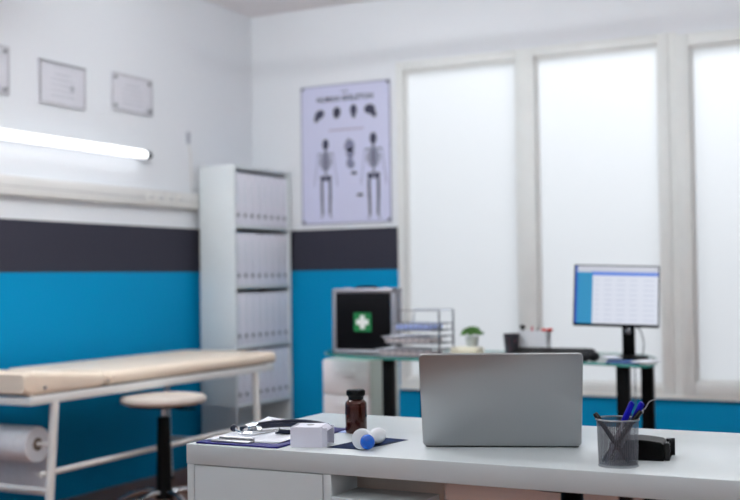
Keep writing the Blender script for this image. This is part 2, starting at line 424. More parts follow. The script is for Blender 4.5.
def stroke(mb, pts, w):
    for (x0, z0), (x1, z1) in zip(pts[:-1], pts[1:]):
        L = math.hypot(x1-x0, z1-z0); an = math.atan2(z1-z0, x1-x0)
        mb.box((x0+x1)/2-L/2, (x0+x1)/2+L/2, -.0068, -.0061, (z0+z1)/2-w/2, (z0+z1)/2+w/2, rot=Matrix.Rotation(-an, 4, 'Y'))
def blob(mb, x, z, rx, rz, ang=0):
    pts = [(rx*math.cos(a*PI/10), rz*math.sin(a*PI/10)) for a in range(20)]
    mb.poly(pts, .0061, .0069, Matrix.Translation((x, 0, z)) @ Matrix.Rotation(-ang, 4, 'Y') @ Matrix.Rotation(PI/2, 4, 'X'))
for i, (x, z) in enumerate(((-.180, .246), (-.060, .262), (.062, .262), (.176, .254))):
    m = MB()
    if i == 0: blob(m, x, z+.008, .036, .027, .5); blob(m, x-.024, z-.020, .016, .020)
    elif i == 1: blob(m, x+.004, z, .027, .032); blob(m, x, z-.024, .018, .016)
    elif i == 2: blob(m, x, z+.006, .024, .034); blob(m, x, z-.026, .014, .02)
    else: blob(m, x-.002, z+.010, .038, .030); blob(m, x+.026, z-.020, .018, .024, .4)
    m.build('skull_drawing', M['posterink'], t, smooth=False)
m = MB(); stroke(m, [(-.115, .150), (.13, .150)], .010); m.build('subheading', M['posterred'], t, smooth=False)
def skel(cx, top, H, name):
    m = MB(); u = H/7.5
    blob(m, cx, top-.5*u, .33*u, .5*u); blob(m, cx, top-.85*u, .2*u, .22*u)
    stroke(m, [(cx, top-u), (cx, top-3.6*u)], .16*u)
    stroke(m, [(cx-.85*u, top-1.45*u), (cx, top-1.35*u), (cx+.85*u, top-1.45*u)], .12*u)
    for k in range(6):
        wv = (.52+.14*math.sin(k/5*PI)*2)*u*(1-.05*k); z = top-(1.6+.24*k)*u
        stroke(m, [(cx-wv, z-.1*u), (cx, z), (cx+wv, z-.1*u)], .13*u)
    blob(m, cx-.32*u, top-3.75*u, .33*u, .26*u, -.5); blob(m, cx+.32*u, top-3.75*u, .33*u, .26*u, .5)
    for a in (-1, 1):
        stroke(m, [(cx+a*.46*u, top-4.0*u), (cx+a*.44*u, top-5.6*u)], .25*u)
        blob(m, cx+a*.44*u, top-5.65*u, .15*u, .17*u)
        stroke(m, [(cx+a*.40*u, top-5.7*u), (cx+a*.38*u, top-7.2*u)], .17*u)
        stroke(m, [(cx+a*.52*u, top-5.8*u), (cx+a*.48*u, top-7.2*u)], .05*u)
        stroke(m, [(cx+a*.40*u, top-7.3*u), (cx+a*.62*u, top-7.45*u)], .13*u)
    m.build(name, M['posterink'], t, smooth=False)
    for a in (-1, 1):
        m = MB(); stroke(m, [(cx+a*.85*u, top-1.45*u), (cx+a*1.0*u, top-2.8*u), (cx+a*1.2*u, top-4.0*u), (cx+a*1.25*u, top-4.5*u)], .07*u)
        m.build('arm_bones_drawing', M['posterinkl'], t, smooth=False)
skel(-.140, .098, .495, 'skeleton_drawing'); skel(.196, .118, .530, 'skeleton_drawing')
m = MB(); blob(m, .030, .045, .036, .040); blob(m, .034, .0, .028, .035); blob(m, .036, -.065, .028, .034, .4); stroke(m, [(.02, .095), (.036, -.06)], .014)
m.build('spine_drawing', M['posterinkl'], t, smooth=False)
for x, z in ((.06, -.125), (.10, -.262)):
    m = MB(); blob(m, x, z, .024, .010); m.build('joint_drawing', M['posterink'], t, smooth=False)

# ------------------------------------------------------------------ examination bed
t = thing('examination_bed', 'cream padded examination bed on white steel frame along the left wall', 'bed', (-3.59, 4.33, 0))
bx0, bx1 = -.31, .31
def arc_section(y0, y1, z0a, z1a, z0b, z1b, r=.028, ny=10):
    # rounded slab whose top runs from z1a to z1b
    m = MB(); b = m.b; rings = []
    n = 6
    for j in range(ny+1):
        v = j/ny; y = y0+(y1-y0)*v; zb = z0a+(z0b-z0a)*v; zt = z1a+(z1b-z1a)*v
        e = min(v, 1-v)*(y1-y0); ins = 0 if e > r else r-math.sqrt(max(0, r*r-(r-e)**2))
        rr = min(r, (zt-zb)*.48); ring = []
        for cx, cz, a0 in ((bx1-rr, zt-rr, 0), (bx0+rr, zt-rr, PI/2), (bx0+rr, zb+rr, PI), (bx1-rr, zb+rr, 1.5*PI)):
            for k in range(n+1):
                a = a0+k/n*PI/2
                ring.append(b.verts.new((cx+math.cos(a)*(rr)-(ins if cx > 0 else -ins), y, cz+math.sin(a)*rr-(ins*.8 if cz > (zb+zt)/2 else -ins*.8))))
        rings.append(ring)
    for p, q in zip(rings[:-1], rings[1:]):
        for k in range(len(p)): b.faces.new((p[k], p[(k+1) % len(p)], q[(k+1) % len(p)], q[k]))
    b.faces.new(rings[0][::-1]); b.faces.new(rings[-1])
    return m
arc_section(-.935, -.45, .642, .746, .646, .700, .02, 16).build('headrest_cushion', M['cream'], t)
arc_section(-.462, .955, .646, .706, .646, .706, .028, 40).build('cushion', M['cream'], t)
MB().cyl((bx1-.004, -.84, .672), (bx1+.004, -.84, .672), .007).build('button', M['steel'], t)
MB().cyl((bx1-.004, -.455, .668), (bx1+.003, -.455, .668), .005).build('hinge_knob', M['steel'], t)
f = MB(); fz0, fz1 = .606, .641
for x in (bx0+.02, bx1-.014): f.box(x-.014, x+.014, -.92, .90, fz0, fz1, .003)
for y in (-.906, -.3, .3, .886): f.box(bx0+.034, bx1-.028, y-.014, y+.014, fz0, fz1-.004, .003)
f.build('frame', M['whitemetal'], t)
MB().box(bx0+.02, bx1-.03, -.90, .88, .641, .6455).build('bed_board', M['rubber'], t, smooth=False)
for x in (bx0+.02, bx1-.014):
    for y, dy in ((-.77, -.05), (.74, .03)):
        m = MB(); m.cyl((x, y, fz0+.005), (x, y+dy, .012), .0185 if x > 0 else .013, seg=16)
        l = m.build('leg', M['whitemetal'], t)
        MB().cyl((x, y+dy, 0), (x, y+dy, .02), .021, seg=16).build('foot_cap', M['rubber'], l)
for y, z in ((-.81, .25), (.765, .23)): MB().cyl((bx0+.02, y, z), (bx1-.014, y, z), .012).build('end_bar', M['whitemetal'], t)
MB().cyl((bx1-.034, -.838, .318), (bx1-.034, .77, .325), .0125).build('long_bar', M['whitemetal'], t)
MB().cyl((bx0+.02, -.79, .430), (bx1-.014, -.79, .436), .009).build('roll_rod', M['whitemetal'], t)
# paper roll on the rod
t = thing('paper_roll', 'white paper towel roll hanging under the head of the examination bed', 'paper roll', (-3.64, 3.54, .4325))
MB().lath((-.215, 0, 0), (.272, 0, 0), [(.026, .002), (.072, 0), (.0745, .01), (.0745, .99), (.072, 1), (.026, .998)], 48).build('roll', M['roll'], t)
MB().lath((-.2155, 0, 0), (.2725, 0, 0), [(.0265, 0), (.0265, 1)], 32).build('core', mat('cardboard_core', (112, 98, 86), .8), t)
MB().grid(4, 14, lambda u, v: (-.21+.475*u, .0745 + .005*math.sin(v*5), -.01-.215*v), .001).build('hanging_sheet', M['roll'], t)

# ------------------------------------------------------------------ stool(s)
def stool(label, loc, rz, seatm, H=.585, rad=.192, spread=.27, slv=.095):
    t = thing('swivel_stool', label, 'stool', loc, rz, 'swivel stools')
    MB().lathe([(0, H-.034), (rad-.012, H-.034), (rad-.002, H-.026), (rad, H-.016), (rad-.006, H-.004), (rad-.03, H), (0, H)], 48).build('seat', seatm, t)
    MB().lathe([(0, H-.048), (rad*.8, H-.046), (rad*.82, H-.0345), (0, H-.0345)], 40).build('seat_plate', M['black'], t)
    MB().cyl((0, 0, .30), (0, 0, H-.046), .014).build('gas_column', M['chrome'], t)
    MB().lathe([(.0, H-slv+.001), (.026, H-slv), (.029, H-slv-.006), (.032, .36), (.034, .17), (.040, .15), (.040, .125), (0, .125)], 24).build('column_sleeve', M['black'], t)
    MB().tube([(.015, 0, H-.05), (.08, -.02, H-.062), (.15, -.04, H-.06)], .004).build('lever', M['black'], t)
    for k in range(5):
        a = k*2*PI/5+.35; c, s = math.cos(a), math.sin(a)
        l = MB().tube([(c*.02, s*.02, .15), (c*.10, s*.10, .155), (c*.19, s*.19, .120), (c*spread, s*spread, .062)], .0135).build('base_leg', M['chrome'], t)
        m = MB(); x, y = c*spread, s*spread
        for o in (-1, 1): m.cyl((x-s*o*.006, y+c*o*.006, .025), (x-s*o*.022, y+c*o*.022, .025), .025)
        m.cyl((x, y, .03), (x, y, .064), .008)
        m.build('caster', M['black'], l)
    return t
stool('round cream topped swivel stool on chrome base beside the examination bed', (-3.17, 4.12, 0), .5, M['stoolseat'])
stool('black swivel stool mostly hidden behind the white desk, only its column showing', (-.90, 2.89, 0), .2, M['black'], .60, .17, .22, .05)

# ------------------------------------------------------------------ front desk
DX0, DX1, DY0, DY1 = -1.468, .05, 1.985, 2.575
t = thing('white_desk', 'glossy white office desk in the foreground under the laptop', 'desk', (DX0, DY0, 0))
W_, D_ = DX1-DX0, DY1-DY0
MB().box(0, W_, 0, D_, .708, .75, .0015).build('tabletop', M['desk'], t)
MB().box(.002, .020, .0, D_-.01, 0, .7075, .001).build('side_panel', M['desk'], t)
MB().box(W_-.02, W_-.002, 0, D_-.01, 0, .7075, .001).build('side_panel', M['desk'], t)
MB().box(.336, .354, 0, .45, 0, .7075, .001).build('divider', M['desk'], t)
MB().box(.0215, .3345, -.001, .017, .03, .7060, .0015).build('drawer_front', M['desk'], t)
MB().box(.020, .336, .432, .45, 0, .70).build('unit_back', M['deskin'], t, smooth=False)
MB().box(.354, .540, .0, .112, .648, .664, .001).build('shelf', M['desk'], t)
MB().box(.354, .549, .112, .124, .60, .7075).build('niche_back', M['deskin'], t, smooth=False)
DZ = .7502

# ------------------------------------------------------------------ laptop
an = R(20.6)
t = thing('laptop', 'open silver laptop on the white desk seen from behind', 'laptop', (-.828, 2.189, DZ), an)
m = MB().box(-.16, .16, .004, .222, .004, .0125, .004, 3); m.build('base', M['alu'], t)
MB().box(-.148, .148, .03, .13, .0126, .0132).build('keyboard', M['black'], t, smooth=False)
MB().box(-.155, .155, .002, .012, .001, .010, .001).build('hinge', M['black'], t)
MB().box(-.14, .14, .02, .2, .0, .0042).build('rubber_feet', M['rubber'], t)
def rr(w2, h, r, n=8):
    p = []
    for cx, cy, a0 in ((w2-r, r, -PI/2), (w2-r, h-r, 0), (-w2+r, h-r, PI/2), (-w2+r, r, PI)):
        for k in range(n+1): a = a0+k/n*PI/2; p.append((cx+math.cos(a)*r, cy+math.sin(a)*r))
    return p
mt = Matrix.Translation((0, 0, .003)) @ Matrix.Rotation(R(90+25), 4, 'X')
o = MB().poly(rr(.161, .2145, .010), -.003, .003).xf(mt).build('lid', M['alu'], t, bev=.0022)
s = MB().poly(rr(.152, .200, .004), -.0038, -.0031, ).xf(mt @ Matrix.Translation((0, .007, 0))).build('screen', M['black'], o)

# ------------------------------------------------------------------ clipboard with sheets
t = thing('clipboard', 'dark blue clipboard with metal clip at the left end of the white desk', 'clipboard', (-1.452, 1.997, DZ))
MB().box(0, .205, 0, .315, 0, .0035, .0015).build('board', M['navy'], t)
MB().box(.03, .125, .012, .04, .0035, .0075, .002).cyl((.035, .042, .0085), (.12, .042, .0085), .0045).build('clip', M['steel'], t)
def sheet(dx, lift, z):
    def f(u, v):
        x = .000+dx+.178*u; y = .03+.275*v
        k = max(0, v*1.15-.25)*(1-u*.95)
        return (x+.01*k, y, z+lift*k*k+.002*math.sin(u*3)*v)
    return f
t2 = tag(MB().grid(10, 14, sheet(0, .013, .0042), .0004).build('paper_sheet', M['paper']), 'lower white sheet on the blue clipboard', 'paper', 'sheets on the clipboard')
t2.location = (-1.448, 1.997, DZ); t2.rotation_euler[2] = .05
t3 = tag(MB().grid(10, 14, sheet(.002, .020, .0056), .0004).build('paper_sheet', M['paper']), 'top white sheet with curled far corner on the blue clipboard', 'paper', 'sheets on the clipboard')
t3.location = (-1.444, 1.997, DZ); t3.rotation_euler[2] = .09
m = MB(); m.grid(6, 1, lambda u, v: (.03+.14*u, .282+.004*v, sheet(.002, .020, .0056)((.03+.14*u-.014)/.178, .915+.0145*v)[2]+.0006), .0002)
m.build('printed_line', M['navy'], t3)

# ------------------------------------------------------------------ stethoscope
t = thing('stethoscope', 'navy blue and chrome stethoscope coiled on the clipboard papers', 'stethoscope', (-1.36, 2.13, DZ+.0075))
MB().tube([(-.065, .0, .008), (-.03, .055, .010), (.01, .10, .009), (.06, .115, .006), (.085, .09, .003), (.08, .05, .001), (.05, .02, .004), (.02, .01, .006)], .0055, sub=10).build('tubing', M['tube_navy'], t)
MB().tube([(-.05, .03, .013), (-.02, .08, .015), (.02, .118, .014), (.065, .13, .010), (.095, .105, .006), (.098, .06, .002)], .0055, sub=10).build('tubing', M['tube_navy'], t)
MB().tube([(.03, .01, .010), (.015, -.035, .010), (-.02, -.05, .008), (-.055, -.03, .009), (-.075, -.005, .012)], .0025).build('ear_tube', M['chrome'], t)
MB().tube([(.03, .01, .012), (.045, -.03, .012), (.02, -.06, .008), (-.03, -.062, .007)], .0025).build('ear_tube', M['chrome'], t)
MB().ball((-.078, -.008, .010), .0085, (1, 1, .95)).build('ear_tip', M['tube_navy'], t)
MB().ball((.075, .02, .010), .0085, (1, 1, .8)).build('ear_tip', M['tube_navy'], t)
m = MB().lathe([(0, 0), (.021, 0), (.0225, .003), (.021, .006), (.010, .0085), (.009, .013), (.014, .015), (.014, .018), (0, .019)], 32, Matrix.Translation((-.025, -.012, .006)) @ Matrix.Rotation(R(12), 4, 'X'))
m.build('chest_piece', M['chrome'], t)

# ------------------------------------------------------------------ small carton
t = thing('medicine_box', 'small open white cardboard box at the front of the desk', 'box', (-1.232, 2.025, DZ), R(17))
m = MB(); bw_, bd, bh, th = .067, .07, .0415, .0012
m.box(0, bw_, 0, th, 0, bh); m.box(0, bw_, bd-th, bd, 0, bh); m.box(0, bw_, th, bd-th, 0, th); m.box(0, th, th, bd-th, 0, bh)
m.box(0.006, bw_-.004, th, bd-th, bh-th, bh)
m.build('carton', M['carton'], t, smooth=False)
MB().box(bw_-.0005, bw_+.0135, 0, th, .001, bh-.002, rot=Matrix.Rotation(R(48), 4, 'Z'), piv=(bw_, 0, 0)).build('side_flap', M['carton'], t, smooth=False)
MB().box(bw_-.0005, bw_+.014, bd-th, bd, .001, bh-.003, rot=Matrix.Rotation(R(-25), 4, 'Z'), piv=(bw_, bd, 0)).build('side_flap', M['carton'], t, smooth=False)
MB().box(bw_-.001, bw_+.012, .004, bd-.01, bh-th, bh, rot=Matrix.Rotation(R(38), 4, 'Y'), piv=(bw_, 0, bh)).build('top_flap', M['carton'], t, smooth=False)
MB().lathe([(0, 0), (.008, 0), (.008, .0008), (0, .0008)], 24, Matrix.Translation((.034, .040, bh)) @ Matrix.Diagonal((1, .8, 1, 1))).build('punched_tab', M['socket'], t)

# ------------------------------------------------------------------ amber bottle
t = thing('pill_bottle', 'brown amber glass pill bottle with black lid behind the small box', 'bottle', (-1.208, 2.272, DZ))
MB().lathe([(0, 0), (.021, 0), (.0238, .003), (.0245, .008), (.0245, .064), (.0235, .069), (.019, .074), (.0165, .076), (.0165, .082), (0, .082)], 48).build('glass_body', M['amber'], t)
MB().lathe([(0, .004), (.020, .004), (.0215, .008), (.0215, .060), (0, .061)], 32).build('contents', M['pill'], t)
m = MB().lathe([(.0175, .0765), (.0172, .081), (.0195, .084), (.0205, .087), (.0205, .0945), (.0185, .0975), (0, .098)], 48)
for k in range(36):
    a = k*PI/18; m.box(.0198, .0212, -.0007, .0007, .085, .095, rot=Matrix.Rotation(a, 4, 'Z'), piv=(0, 0, 0))
m.build('lid', M['darkcap'], t)

# ------------------------------------------------------------------ blue/white device, x-ray film, card
t = thing('dumbbell_dispenser', 'small white waisted plastic device with blue end lying on the film', 'medical device', (-1.062, 2.030, DZ+.0007))
p0, p1 = (-.014, .012, .0215), (-.022, .118, .0170)
MB().lath(p0, p1, [(0, 0), (.017, 0), (.0205, .02), (.0215, .08), (.0205, .16), (.016, .24), (.0115, .32), (.0105, .42), (.012, .52), (.0145, .62), (.016, .72), (.0165, .88), (.0145, .96), (.009, 1), (0, 1)], 40).build('body', M['white'], t)
MB().ball((.001, .013, .0170), .0155, (1, .85, 1), 20).build('blue_end', M['eyeblue'], t)
m = MB().poly([(-1.160, 2.052), (-1.078, 2.048), (-1.050, 2.211), (-1.137, 2.226)], DZ, DZ+.0006)
tag(m.build('xray_film', M['xray'], smooth=False), 'dark blue x-ray film lying flat under the white plastic device', 'film')
m = MB().poly([(-1.295, 2.250), (-1.222, 2.262), (-1.236, 2.31), (-1.305, 2.325)], DZ, DZ+.001)
tag(m.build('paper_card', M['bluepaper'], smooth=False), 'small blue-striped card between the carton and the bottle', 'card')

# ------------------------------------------------------------------ pen cup
CX, CY = -.553, 2.060
t = thing('mesh_pen_cup', 'round grey wire mesh pen cup right of the laptop', 'pen cup', (CX, CY, DZ))
M['mesh'] = mesh_mat((104, 106, 114), 60, 34, .66); M['mesh_far'] = mesh_mat((70, 70, 78), 30, 16, .4)
MB().lathe([(.0355, .003), (.0380, .084)], 64, None, False, False, True).build('mesh_wall', M['mesh'], t)
MB().lathe([(0, 0), (.0365, 0), (.037, .004), (.0350, .0045), (0, .002)], 48).build('base', M['steel'], t)
MB().tube([(.0385*math.cos(a*PI/6), .0385*math.sin(a*PI/6), .085) for a in range(12)], .0016, closed=True).build('rim', M['steel'], t)
def pen(name, label, p0, p1, kind):
    t = thing(name, label, 'pen', (CX, CY, DZ), 0, 'pens in the mesh cup')
    if kind == 'blue':
        MB().lath(p0, p1, [(.0008, 0), (.002, .03), (.0036, .09), (.0036, .72)], 10).build('barrel', M['clear'], t)
        MB().lath(p0, p1, [(.0006, .02), (.0014, .1), (.0014, .8)], 8).build('ink_tube', M['ink'], t)
        MB().lath(p0, p1, [(.0048, .66), (.0052, .68), (.0050, .97), (.0035, 1.0)], 14).build('cap', M['capblue'], t)
        v = (Vector(p1)-Vector(p0)); o = Vector((.0056, -.002, 0))
        MB().cyl(Vector(p0)+v*.68+o, Vector(p0)+v*.97+o, .0014, seg=8).build('cap_clip', M['capblue'], t)
    elif kind == 'black':
        MB().lath(p0, p1, [(.001, 0), (.0030, .06), (.0042, .12), (.0045, .5), (.0042, .95), (.003, 1)], 12).build('barrel', M['rubber'], t)
        MB().lath(p0, p1, [(.0046, .78), (.0052, .8), (.0052, .98), (.004, 1.01)], 12).build('cap', M['gloss'], t)
    else:
        MB().lath(p0, p1, [(.0015, 0), (.0034, .04), (.0034, .90), (.003, .93)], 12).build('barrel', M['black'], t)
    return t
pen('ballpoint_pen', 'clear pen with blue cap, left one of the two blue caps', (-.020, -.012, .006), (.027, .004, .117), 'blue')
pen('ballpoint_pen', 'clear pen with blue cap, right one beside the black pen', (-.010, .006, .006), (.043, .010, .116), 'blue')
pen('marker_pen', 'black pen leaning left out of the mesh cup', (.022, -.006, .006), (-.039, -.010, .094), 'black')
pen('marker_pen', 'black pen crossing behind and leaning to the right', (-.028, -.008, .006), (.041, .008, .100), 'black')
t = thing('metal_pointer', 'thin metal pointer sticking furthest right out of the mesh cup', 'pointer', (CX, CY, DZ), 0)
MB().tube([(-.020, .014, .006), (.038, .018, .094), (.046, .02, .103), (.054, .02, .116), (.066, .02, .121)], .0009).build('rod', M['steel'], t)
MB().ball((.041, .0185, .0975), .003).build('joint', M['steel'], t)

# ------------------------------------------------------------------ black desk holder behind the cup
t = thing('hole_punch', 'glossy black desk punch with silver inner edge behind the mesh pen cup', 'hole punch', (-.532, 2.128, DZ), R(9))
pts = [(-.055, 0), (.046, 0), (.046, .030), (.040, .0345), (.02, .0372), (.0, .0385), (-.03, .038), (-.048, .035), (-.055, .030)]
m = MB().poly(pts, -.075, .0, Matrix.Rotation(PI/2, 4, 'X')); m.build('housing', M['black'], t, bev=.002)
m = MB(); m.box(.0462, .056, .004, .007, .001, .034); m.box(.0462, .062, .070, .073, .001, .034); m.box(.0462, .056, .007, .070, .0, .003)
m.box(.0462, .056, .060, .073, .031, .034)
m.build('lever', M['gloss'], t, bev=.001)
MB().box(.0465, .054, .012, .064, .006, .030, .002).build('metal_edge', M['chrome'], t)

# ------------------------------------------------------------------ glass desk
t = thing('glass_desk', 'glass topped desk with black legs in front of the windows', 'desk', (-1.8, 4.7, 0))
GZ0, GZ1 = .741, .75
def smooth_poly(pts, n=8):
    out = []; L = len(pts)
    for i in range(L):
        x, y, r = pts[i]; a = Vector(pts[i-1][:2]); b = Vector((x, y)); c = Vector(pts[(i+1) % L][:2])
        if r == 0: out.append((x, y)); continue
        u = (a-b).normalized(); v = (c-b).normalized(); p = b+u*r; q = b+v*r
        for k in range(n+1):
            s = k/n; w_ = p*(1-s)**2+b*2*s*(1-s)+q*s*s; out.append((w_.x, w_.y))
    return out
top = [(-.53, -.28, .26), (-.2, -.275, .1), (.2, -.25, .2), (.52, -.26, .12), (.775, -.40, .12), (.725, -.05, .15), (.60, .30, .2), (-.98, .30, .10), (-.84, -.06, .12)]
MB().poly(smooth_poly(top), GZ0, GZ1).build('glass_top', M['glass'], t)
sp_ = smooth_poly(top)
m = MB(); m.tube([(x, y, (GZ0+GZ1)/2) for x, y in sp_], .0062, seg=6, sub=1, closed=True); m.build('glass_edge', M['teal'], t)
for x in (-.425, .62):
    for y in (-.2, .2):
        MB().box(x-.026, x+.026, y-.018, y+.018, 0, GZ0-.001, .003).build('leg', M['black'], t)
GT = .7505

# drawer cabinet below its left end
t = thing('drawer_cabinet', 'pale grey drawer cabinet under the left end of the glass desk', 'cabinet', (-2.79, 4.9, 0))
MB().box(0, .26, .018, .33, .0, .70, .002).build('body', M['cabside'], t)
for k in range(4):
    z0 = .022+k*.169
    dr = MB().box(.002, .258, .0, .0175, z0, z0+.165, .0015).build('drawer', M['cab'], t)
    MB().tube([(.085, 0, z0+.12), (.085, -.016, z0+.12), (.175, -.016, z0+.12), (.175, 0, z0+.12)], .004, sub=4).build('handle', M['cab'], dr)

# first-aid case
t = thing('first_aid_case', 'black first aid case with silver edges and white cross on green', 'case', (-2.400, 4.592, GT))
cw, ch, cd = .161, .300, .085
MB().box(-cw+.012, cw-.012, .004, cd-.004, .012, ch-.012, .002).build('shell', M['casebody'], t)
for y in (0, cd-.03):
    m = MB(); e = .021
    m.box(-cw, cw, y, y+.03, 0, e, .006, 3); m.box(-cw, cw, y, y+.03, ch-e, ch, .006, 3)
    m.box(-cw, -cw+e, y, y+.03, 0, ch, .006, 3); m.box(cw-e, cw, y, y+.03, 0, ch, .006, 3)
    m.build('metal_edge', M['casealu'], t)
g = MB().box(-.048, .042, .0015, .0045, .104, .190).build('green_sign', M['green'], t, smooth=False)
MB().box(-.034, .028, .0005, .003, .135, .159).box(-.015, .009, .0004, .0029, .116, .178).build('cross', M['crosswhite'], g, smooth=False)
MB().tube([(-.055, .042, ch-.002), (-.045, .042, ch+.006), (0, .042, ch+.009), (.045, .042, ch+.006), (.055, .042, ch-.002)], .006).build('handle', M['casebody'], t)
for x in (-.10, .10): MB().box(x-.012, x+.012, .030, .055, ch-.004, ch+.004, .002).build('latch', M['casealu'], t)

# wire letter tray, three tiers
t = thing('letter_tray', 'three tier grey wire letter tray stacked with papers beside the case', 'letter tray', (-2.085, 4.43, GT))
def wire_tray(x0, x1, z):
    m = MB()
    for zz in (z, z+.03): m.tube([(x0+(.03 if zz == z else 0), 0, zz), (x1, 0, zz), (x1, .15, zz), (x0+(.03 if zz == z else 0), .15, zz)], .0028, seg=6, sub=1, closed=True)
    for k in range(9):
        x = x0+.03+(x1-x0-.03)*k/8; m.tube([(x, 0, z+.03), (x, 0, z), (x, .15, z), (x, .15, z+.03)], .0014, seg=6, sub=1)
    return m
tiers = [(-.168, .130, .006), (-.140, .130, .062), (-.085, .130, .118)]
for x0, x1, z in tiers: wire_tray(x0, x1, z).build('tier', M['wire'], t)
for x in (.136,):
    for y in (-.002, .152): MB().box(x-.004, x+.004, y-.003, y+.003, 0, .205, .001).build('post', M['wire'], t)
for y in (-.002, .152): MB().tube([(-.055, y, .15), (-.05, y, .206), (.137, y, .206)], .0028, seg=6, sub=1).build('top_wire', M['wire'], t)
k = 0
for (x0, x1, z), mm, lb in zip(tiers, ('brownpaper', 'brownpaper', 'bluepaper'), ('brownish papers in the lowest tier of the wire letter tray', 'grey papers in the middle tier of the wire letter tray', 'pale blue folder in the top tier of the wire letter tray')):
    o = tag(MB().box(-2.085+x0+.012, -2.085+x1-.04, 4.436, 4.575, GT+z+.003, GT+z+(.020 if k < 2 else .028), .006).build('paper_stack', M[mm]), lb, 'papers', 'papers in the letter tray')
    if k < 2:
        o2 = tag(MB().box(-2.085+x0+.004, -2.085+x1-.09, 4.436, 4.57, GT+z+.0205, GT+z+.030, .004).build('magazine', M['paper']), ('curled white magazine in the %s tier of the letter tray' % ('lowest', 'middle')[k]), 'magazine', 'papers in the letter tray')
    k += 1

# plant on cream box
t = tag(MB().box(-1.945, -1.818, 4.52, 4.62, GT, GT+.044, .012, 3).build('cream_case', M['creambox']), 'rounded cream box under the little potted plant', 'box')
t = thing('potted_plant', 'small round green plant in a white pot on the glass desk', 'plant', (-1.856, 4.57, GT+.0442))
MB().lathe([(0, 0), (.020, 0), (.024, .005), (.030, .042), (.032, .045), (.028, .045), (.026, .038), (0, .038)], 32).build('pot', M['pot'], t)
MB().lathe([(0, .034), (.0265, .036), (0, .041)], 20).build('soil', M['soil'], t)
m = MB()
for i in range(150):
    a = random.random()*2*PI; el = random.random()**.7; rr_ = .046*math.sqrt(random.random())
    x, y = rr_*math.cos(a), rr_*math.sin(a); z = .046+.040*math.sqrt(max(0, 1-(rr_/.048)**2))*random.uniform(.6, 1)
    m.ball((x, y, z), .008, (1, .6, .5), 6)
m.build('foliage', M['leaf'], t)

# pen holder, box of instruments, keyboard, mouse, papers
t = thing('mesh_pencil_holder', 'dark tapered mesh pencil holder on the glass desk behind the laptop', 'pencil holder', (-1.672, 4.56, GT))
MB().lathe([(.026, .002), (.036, .104)], 32, None, False, False, True).build('mesh_wall', M['mesh_far'], t)
MB().lathe([(0, 0), (.027, 0), (.027, .004), (0, .004)], 24).build('base', M['rubber'], t)
for i, (dx, dy, c_) in enumerate(((-.008, .0, 'pink'), (.006, .01, 'pink'), (.012, -.008, 'rubber'))):
    tag(MB().cyl((-1.672+dx*.6, 4.56+dy, GT+.006), (-1.672+dx*2.0, 4.56+dy*1.3, GT+.088-.01*i), .0045).build('felt_pen', M[c_]), ('pink pen leaning left in the dark mesh pencil holder', 'pink pen standing upright in the dark mesh pencil holder', 'black pen in the dark mesh pencil holder')[i], 'pen', 'pens in the dark mesh holder')
t = thing('desk_organiser', 'white box organiser holding red tipped tools beside the dark mesh holder', 'organiser', (-1.600, 4.63, GT))
m = MB(); m.box(-.06, .068, -.035, -.032, 0, .114); m.box(-.06, .068, .032, .035, 0, .114); m.box(-.06, -.057, -.032, .032, 0, .114); m.box(.065, .068, -.032, .032, 0, .114); m.box(-.057, .065, -.032, .032, 0, .003)
m.build('box', M['white'], t, smooth=False)
def tool(name, lab, x, y, lean, h, c_, top=None):
    o = thing(name, lab, 'tool', (-1.600+x, 4.63+y, GT+.0035), 0, 'tools in the white organiser')
    MB().cyl((0, 0, 0), (lean, 0, h), .004).build('shaft', M[c_], o)
    if top: MB().ball((lean, 0, h), .011, (1.2, 1, .8)).build('head', M[top], o)
tool('stamp', 'black headed tool at the left in the white organiser', -.045, 0, -.002, .126, 'rubber', 'black')
tool('marker', 'pale pink marker upright in the white organiser', -.012, .01, .004, .128, 'pink')
tool('marker', 'grey green marker in the middle of the white organiser', .018, 0, .0, .120, 'wire')
tool('scissors', 'red handled tool at the right in the white organiser', .04, 0, .008, .112, 'steel', 'red')
tool('scissors', 'red handled tool leaning out furthest right of the white organiser', .052, -.01, .026, .114, 'steel', 'red')
t = thing('keyboard', 'dark keyboard lying on the glass desk behind the silver laptop', 'keyboard', (-1.475, 4.44, GT), 0)
MB().box(-.17, .165, -.0, .13, 0, .020, .004, 2, rot=Matrix.Rotation(R(11), 4, 'X'), piv=(0, 0, 0)).build('body', M['rubber'], t)
m = MB()
for r_ in range(5):
    for c_ in range(15): m.box(-.158+c_*.021, -.158+c_*.021+.018, .012+r_*.023, .012+r_*.023+.019, .020, .025, .001, 1, rot=Matrix.Rotation(R(11), 4, 'X'), piv=(0, 0, 0))
m.build('keys', M['black'], t)
t = thing('computer_mouse', 'dark computer mouse beside the keyboard on the glass desk', 'mouse', (-1.29, 4.46, GT), 0)
MB().ball((0, 0, .010), .026, (.9, 1.4, .8), 20).build('body', M['rubber'], t)
t.location.z = GT+.0112
for i, (x, y, a, c_, lb) in enumerate(((-1.165, 4.45, .15, 'bluemagazine', 'blue printed leaflet flat on the glass desk under the monitor'), (-1.07, 4.42, -.2, 'paper', 'white leaflet at the right end of the glass desk'), (-1.225, 4.50, .5, 'paper', 'white slip of paper beside the dark mouse'))):
    w2 = (.065, .04, .028)[i]; o = MB().box(-w2, w2, -.05, .05, 0, .006, .001).build('leaflet', M[c_], smooth=False)
    o.location = (x, y, GT+.0002+.0063*i); o.rotation_euler[2] = a; tag(o, lb, 'leaflet', 'leaflets on the glass desk')

